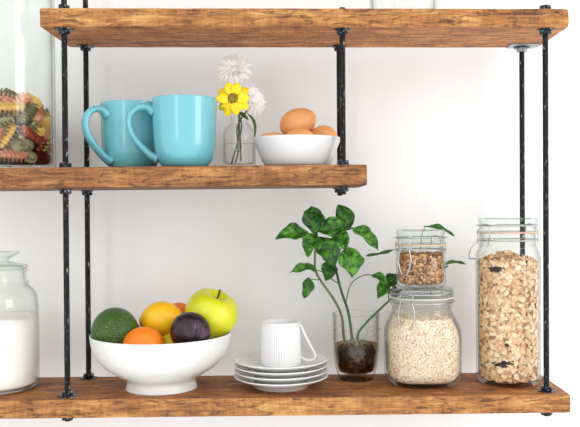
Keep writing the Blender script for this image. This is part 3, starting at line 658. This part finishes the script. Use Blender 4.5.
def inside(x, y, lim, sq):
    a = math.atan2(y, x); rr = math.hypot(x, y); m_ = lim*sup(a, sq)
    return (x*m_/rr, y*m_/rr) if rr > m_ else (x, y)
def fill(name, label, cat, cx, cy, z0, rfun, ztop, sq, core_mat, mat, count, size, shape, seed, heap=.004):
    """a jar's loose contents: a packed core wrapped in flakes or lumps"""
    rg = random.Random(seed); me_bm = bmesh.new()
    lay = 14; prof = [(0, .0005)]
    for i in range(lay+1):
        z = .0005+(ztop-.0005-size*.4)*i/lay; prof.append((max(.002, rfun(z)-size*.55), z, sq))
    prof.append((0, ztop-size*.3)); lathe(prof, 48, bm=me_bm)
    ncore = len(me_bm.faces); 
    for i in range(count):
        ontop = rg.random() < .14
        a = rg.uniform(0, 2*PI)
        if ontop:
            rr = rfun(ztop)*math.sqrt(rg.random())*.97; z = ztop+rg.uniform(-size*.2, size*.2)+heap*noise.noise(Vector((rr*math.cos(a)*30, rr*math.sin(a)*30, seed))) + heap*(.9-1.5*(rr/rfun(ztop))**2)
            nr = Vector((rg.uniform(-.5, .5), rg.uniform(-.5, .5), 1)).normalized(); base_ = Vector((rr*math.cos(a), rr*math.sin(a), z))
        else:
            z = rg.uniform(size*.3, ztop); lim = rfun(z)*sup(a, sq)-rg.uniform(.0, size*.55)
            base_ = Vector((lim*math.cos(a), lim*math.sin(a), z)); nr = (Vector((math.cos(a), math.sin(a), 0))+Vector((rg.uniform(-1, 1), rg.uniform(-1, 1), rg.uniform(-1, 1)))*.55).normalized()
        s_ = size*rg.uniform(.6, 1.15)
        u = nr.orthogonal().normalized(); u.rotate(Matrix.Rotation(rg.uniform(0, 6.28), 3, nr)); v_ = nr.cross(u)
        new = []
        if shape == 'flake':
            k = 8; cup = rg.uniform(-.6, .6); tw = rg.uniform(-.5, .5)
            rings = []
            for f_r in (.5, 1.):
                ring = []
                for j in range(k):
                    b_ = 2*PI*j/k; jit = 1+rg.uniform(-.28, .28)*f_r; rad_ = s_*.5*f_r*jit
                    x_, y_ = rad_*math.cos(b_), rad_*.72*math.sin(b_)
                    ring.append(me_bm.verts.new(base_+u*x_+v_*y_+nr*(cup*s_*f_r*f_r*.6+tw*x_*y_/s_*3+rg.uniform(-.09, .09)*s_)))
                rings.append(ring)
            c_ = me_bm.verts.new(base_); new = [c_]+rings[0]+rings[1]
            for j in range(k):
                me_bm.faces.new((c_, rings[0][j], rings[0][(j+1) % k])); me_bm.faces.new((rings[0][j], rings[1][j], rings[1][(j+1) % k], rings[0][(j+1) % k]))
        elif shape == 'oat':
            k = 6; th = s_*.12; tp, bt = [], []
            for j in range(k):
                b_ = 2*PI*j/k; d_ = u*(s_*.5*math.cos(b_)*rg.uniform(.85, 1.1))+v_*(s_*.36*math.sin(b_)*rg.uniform(.85, 1.1))
                tp.append(me_bm.verts.new(base_+d_+nr*th)); bt.append(me_bm.verts.new(base_+d_-nr*th))
            me_bm.faces.new(tp); me_bm.faces.new(bt[::-1])
            for j in range(k): me_bm.faces.new((tp[j], bt[j], bt[(j+1) % k], tp[(j+1) % k]))
            new = tp+bt
        else:
            r_ = bmesh.ops.create_icosphere(me_bm, subdivisions=1, radius=1)
            e3 = (rg.uniform(.4, .62), rg.uniform(.3, .5), rg.uniform(.25, .42))
            for q_ in r_['verts']:
                c = q_.co; j_ = 1+rg.uniform(-.15, .15); q_.co = base_+(u*(c.x*e3[0])+v_*(c.y*e3[1])+nr*(c.z*e3[2]))*s_*j_
            new = r_['verts']
        for q_ in new:
            z = max(.0006, q_.co.z); q_.co.z = z; x_, y_ = inside(q_.co.x, q_.co.y, rfun(z), sq); q_.co.x, q_.co.y = x_, y_
    o = obj(name, me_bm, mat, smooth=(shape != 'oat'), loc=(cx, cy, z0))
    o.data.materials.append(core_mat)
    idx = [1]*ncore + [0]*(len(o.data.polygons)-ncore); o.data.polygons.foreach_set('material_index', idx)
    return tag(o, label, cat, kind='stuff')

# wide oats jar
OY = 1.224
zo = lambda py: at(421, py, OY).z
JR, JN = .0575, .0455
_, ox, otop = swing_jar('squat swing-top glass jar of pale rolled oats, a smaller jar standing on it', 422.3, OY, 0, zo(297.5), JR, JN, zo(334), zo(307), .0130, 3.0, -PI/2-.62, .045, .000, M['rubber_clear'], bottom_r=.018)
def rb(r_body, wall, bottom_r, z_sh, z_neck, r_neck):
    def f(z):
        z = z+.0005; lim = r_body-wall-.0006
        if z < bottom_r: lim -= bottom_r*(1-math.sqrt(max(0, 1-(1-z/bottom_r)**2)))
        if z > z_sh-.006: 
            a = min(1, (z+.006-z_sh)/(z_neck-z_sh)); lim += (r_neck-r_body)*(.5-.5*math.cos(PI*max(0, a)))
        return lim
    return f
fill('rolled_oats', 'pale rolled oats filling the squat jar', 'oats', ox, OY, .0062, rb(JR, .0026, .018, zo(334)-.0062, zo(307)-.0062, JN), zo(316.5)-.0062, 3.0, M['core_o'], M['oats'], 15500, .0030, 'oat', 5, .002)
# small granola jar on its lid
zg = lambda py: at(421, py, OY).z - otop
gr = .0375
_, gx, gtop = swing_jar('small swing-top glass jar of granola standing on the squat oats jar', 421.3, OY, otop+.0002, zg(245.5), gr, .0365, zg(259), zg(256), .0215, 2.3, -PI/2-.75, .040, .000, M['rubber'], bottom_r=.008)
fill('granola', 'brown nutty granola filling the small upper jar', 'granola', gx, OY, otop+.0064, rb(gr, .0026, .008, 9, 10, .0362), zg(254.0)-.0062, 2.3, M['core_g'], M['granola'], 1500, .0068, 'lump', 8, .002)
# tall cereal jar
KY = 1.224
zk = lambda py: at(508, py, KY).z
_, kx, ktop = swing_jar('tall swing-top glass jar of bran flakes at the right end of the bottom shelf', 508.3, KY, 0, zk(233.0), .0482, .0440, zk(257), zk(246), .0205, 2.2, PI+.55, .030, .022, M['rubber'], bottom_r=.008)
fill('bran_flakes', 'golden bran flakes with raisins filling the tall jar', 'cereal', kx, KY, .0062, rb(.0482, .0026, .008, 9, 10, .04), zk(261)-.0062, 2.2, M['core'], M['cereal'], 5200, .0100, 'flake', 11, .010)
rg = random.Random(12)
for (px, py, sx2, sz2, lb) in ((503.5, 364, .0140, .0048, 'long dark raisin low in the bran flakes, pressed against the glass'), (496, 269, .0110, .0042, 'dark raisin near the top of the bran flakes'),
                          (507, 345, .0036, .0026, 'small raisin just above the long low one in the bran flakes'), (526, 310, .0040, .0028, 'small raisin at mid height by the right side of the cereal jar'), (488, 340, .0032, .0026, 'small raisin low at the left side of the cereal jar')):
    q_ = at(px, py, 1.2); dx = q_.x-kx; yy = KY-math.sqrt(max(0, .0448**2-dx**2))+.0018
    q_ = at(px, py, yy)
    bm = blob(sx2, .0022, sz2, lambda c: c*(1+.75*noise.noise(c*1.7+Vector((px, 0, 0)))), 32, 16)
    for v_ in bm.verts: v_.co.y += .5*v_.co.x**2/.045
    o = obj('raisin', bm, M['raisin'], loc=(q_.x, yy, q_.z)); o.rotation_euler = (0, rg.uniform(-.25, .05), math.atan2(dx, KY-yy))
    tag(o, lb, 'raisin', 'raisins among the bran flakes')

# ------------------------------------------------------------------ flour jar
LY = 1.216
p = at(-4.5, 380, LY); fx = p.x
zf = lambda py: at(20, py, LY).z
FR = .0634
t = thing('apothecary_jar', 'wide glass jar of white flour with a knobbed stopper, cut by the left edge', 'jar', (fx, LY, 0))
def fprof(off, first):
    return smoothprof([(FR-off-.012, first), (FR-off-.004, first+.003), (FR-off, first+.012), (FR-off, .06), (FR-off, zf(310)), (FR-off-.0008, zf(301)), (FR-off-.0045, zf(292.5)), (FR-off-.0130, zf(286))], 5)
obj('jar_body', lathe([(0, .001)] + fprof(0, 0) + [(.0480, zf(284)), (.0492, zf(283)), (.0480, zf(281.5)), (.0448, zf(280)), (.0450, zf(273)), (.0470, zf(271)), (.0474, zf(269.5)), (.0430, zf(269.3)), (.0425, zf(280))] + fprof(.0026, .003)[::-1] + [(0, .0035)], 80), M['glass'], t)
obj('stopper', lathe([(0, zf(266)), (.040, zf(266.2)), (.0425, zf(268.6)), (.0475, zf(268.6)), (.0480, zf(266.5)), (.0465, zf(265)), (.034, zf(263.5)), (.0220, zf(261.5)), (.0200, zf(259.5)), (.0240, zf(257.5)), (.0330, zf(254.8)), (.0360, zf(253)), (.0352, zf(251.8)), (.030, zf(251.5)), (0, zf(251.8))], 72), M['glass_thick'], t)
zfl = zf(317)
bm = bmesh.new(); pr = [(0, .0040)] + [(r_, z) for r_, z in fprof(.0030, .0038) if z < zfl-.002] + [(FR-.0031, zfl)] + [(FR*k_, zfl-.001) for k_ in (.85, .65, .45, .25)] + [(0, zfl)]
lathe(pr, 72, bm=bm)
for v_ in bm.verts:
    if v_.co.z > zfl-.003: v_.co.z += .004*noise.noise(Vector((v_.co.x*28, v_.co.y*28, 1)))+.0015
tag(obj('flour', bm, M['flour'], loc=(fx, LY, 0)), 'white flour filling most of the knob-stoppered jar', 'flour', kind='stuff')

# ------------------------------------------------------------------ pasta jar and its fusilli
AY = 1.220
p = at(2.5, 160, AY); ax_ = p.x; az_ = zm(p.x)
AR = .0775
t = thing('tall_glass_jar', 'tall clear glass jar of coloured fusilli on the middle shelf, cut by the left edge', 'jar', (ax_, AY, az_))
obj('jar_body', lathe([(0, .0008), (AR-.004, .0), (AR-.001, .001), (AR, .004), (AR, .12), (AR, .302), (AR-.001, .306), (AR-.003, .306), (AR-.0040, .302), (AR-.0040, .12), (AR-.0040, .012), (AR-.007, .0088), (0, .0085)], 96), M['glass'], t)
obj('jar_lid', lathe([(0, .3065), (AR-.002, .3065), (AR+.001, .308), (AR+.001, .318), (AR-.002, .320), (.012, .3205), (.009, .325), (.013, .332), (.013, .338), (.008, .342), (0, .342)], 72), M['glass_thick'], t)

def fusillo(ln, ra, turns, seg=34):
    """three twisted blades round a thin core"""
    bm = bmesh.new(); n_ = int(seg)
    for bl in range(2):
        grid = []
        for i in range(n_+1):
            s_ = i/n_; z = (s_-.5)*ln; row = []
            e_ = .72+.28*min(1, 7*s_, 7*(1-s_))
            for k_, rr in enumerate((.0012, ra*.55*e_, ra*.85*e_, ra*e_)):
                a = bl*PI + turns*2*PI*s_
                row.append(bm.verts.new((rr*math.cos(a), rr*math.sin(a), z+(.0012 if k_ in (1, 2) else 0))))
            grid.append(row)
        for i in range(n_):
            for k_ in range(3): bm.faces.new((grid[i][k_], grid[i+1][k_], grid[i+1][k_+1], grid[i][k_+1]))
    bmesh.ops.solidify(bm, geom=list(bm.faces), thickness=.0034)
    tube([(0, 0, ln*(i_/8-.5)) for i_ in range(9)], lambda q_: ra*(.08+.34*min(1, 5*q_, 5*(1-q_))), 10, bm=bm)
    me = bpy.data.meshes.new('fusilli'); bm.to_mesh(me); bm.free()
    me.polygons.foreach_set('use_smooth', [True]*len(me.polygons)); return me
fus = {}
for c_, ma in PASTA.items():
    me = fusillo(.040, .0092, 3.3, 72); me.materials.append(ma); fus[c_] = me
# settle capsules inside the jar by relaxation
rng2 = np.random.default_rng(4); NP_ = 158; CR, HL = .0084, .0125; lim = AR-.0046-CR-.0024; zfloor = .0088+CR+.0018
pos = np.column_stack([rng2.uniform(-lim, lim, NP_)*.7, rng2.uniform(-lim, lim, NP_)*.7, rng2.uniform(zfloor, .42, NP_)])
dr = rng2.normal(size=(NP_, 3)); dr[:, 2] *= .9; dr /= np.linalg.norm(dr, axis=1)[:, None]
offs = np.array([-1., 0., 1.])*HL
for it in range(340):
    pos[:, 2] -= .0013 if it < 250 else .0004 if it < 290 else .00003
    beads = pos[:, None, :]+dr[:, None, :]*offs[None, :, None]
    B = beads.reshape(-1, 3); own = np.repeat(np.arange(NP_), 3)
    D = B[:, None]-B[None]; dist = np.linalg.norm(D, axis=2)+1e-9
    ov = np.clip(2*CR-dist, 0, None); ov[own[:, None] == own[None]] = 0
    push = (D/dist[..., None]*ov[..., None]).sum(1)*.28
    rr = np.hypot(B[:, 0], B[:, 1]); ex_ = np.clip(rr-lim, 0, None)
    push[:, 0] -= B[:, 0]/(rr+1e-9)*ex_*.7; push[:, 1] -= B[:, 1]/(rr+1e-9)*ex_*.7
    push[:, 2] += np.clip(zfloor-B[:, 2], 0, None)*.7
    push = push.reshape(NP_, 3, 3); tot = push.mean(1)*1.6
    tq = (np.cross(dr[:, None]*offs[None, :, None], push)).sum(1)/(3*(HL**2))*1.5
    pos += tot; dr += np.cross(tq, dr); dr /= np.linalg.norm(dr, axis=1)[:, None]
cols = ['yellow', 'green', 'orange', 'green', 'yellow', 'green', 'orange', 'yellow']
cn = {'yellow': 'pale yellow', 'green': 'dull green', 'orange': 'pinkish orange', 'red': 'dark red'}
for i in range(NP_):
    if not np.isfinite(pos[i]).all(): continue
    # the red ones lie towards the jar's right side
    c_ = cols[i % 8]
    if pos[i, 0] > .050 and pos[i, 2] < .07 and i % 2: c_ = 'red'
    o = bpy.data.objects.new('fusilli', fus[c_]); C.objects.link(o)
    o.location = (ax_+pos[i, 0], AY+pos[i, 1], az_+pos[i, 2]); o.rotation_mode = 'QUATERNION'
    o.rotation_quaternion = Vector(dr[i]).to_track_quat('Z', 'Y')
    tag(o, cn[c_]+' fusilli spiral in the tall jar at the left edge', 'pasta', cn[c_]+' fusilli in the tall jar')

# ------------------------------------------------------------------ glass on the top shelf, only its foot in the picture
p = at(403, 5, 1.215)
tag(obj('glass_jar', lathe([(0, .001), (.046, .0), (.050, .003), (.0505, .010), (.0505, .11), (.049, .116), (.0465, .116), (.0478, .11), (.0478, .012), (.045, .009), (0, .0085)], 72), M['glass'], loc=(p.x, 1.215, ZT1+QT*p.x)), 'clear glass vessel on the top shelf, its foot just inside the frame', 'jar')

# ------------------------------------------------------------------ light
def area(name, loc, target, w_, h_, power, col=(1, 1, 1)):
    l_ = bpy.data.lights.new(name, 'AREA'); l_.shape = 'RECTANGLE'; l_.size = w_; l_.size_y = h_; l_.energy = power; l_.color = col
    o = bpy.data.objects.new(name, l_); C.objects.link(o); o.location = loc
    o.rotation_euler = (Vector(target)-Vector(loc)).to_track_quat('-Z', 'Y').to_euler(); return o
area('window_light', (1.78, -.42, .72), (.05, 1.25, .25), .45, 1.4, 9.5, (1, .995, .98))
area('window_light', (2.05, -.02, .72), (.05, 1.25, .25), .45, 1.4, 9.5, (1, .995, .98))
area('window_light', (-1.2, -1.6, .9), (0, 1.25, .2), .45, 1.6, 9, (.96, .98, 1))
wd = bpy.data.worlds.new('room'); S.world = wd; wd.use_nodes = True; nt = wd.node_tree
bg = nt.nodes['Background']; bg.inputs[0].default_value = (.97, .98, 1, 1); bg.inputs[1].default_value = 1.34
S.view_settings.view_transform = 'Standard'; S.view_settings.look = 'None'; S.view_settings.gamma = 1; S.view_settings.use_curve_mapping = False
S.view_settings.exposure = 0.0
S.cycles.max_bounces = 16; S.cycles.transparent_max_bounces = 40; S.cycles.diffuse_bounces = 5
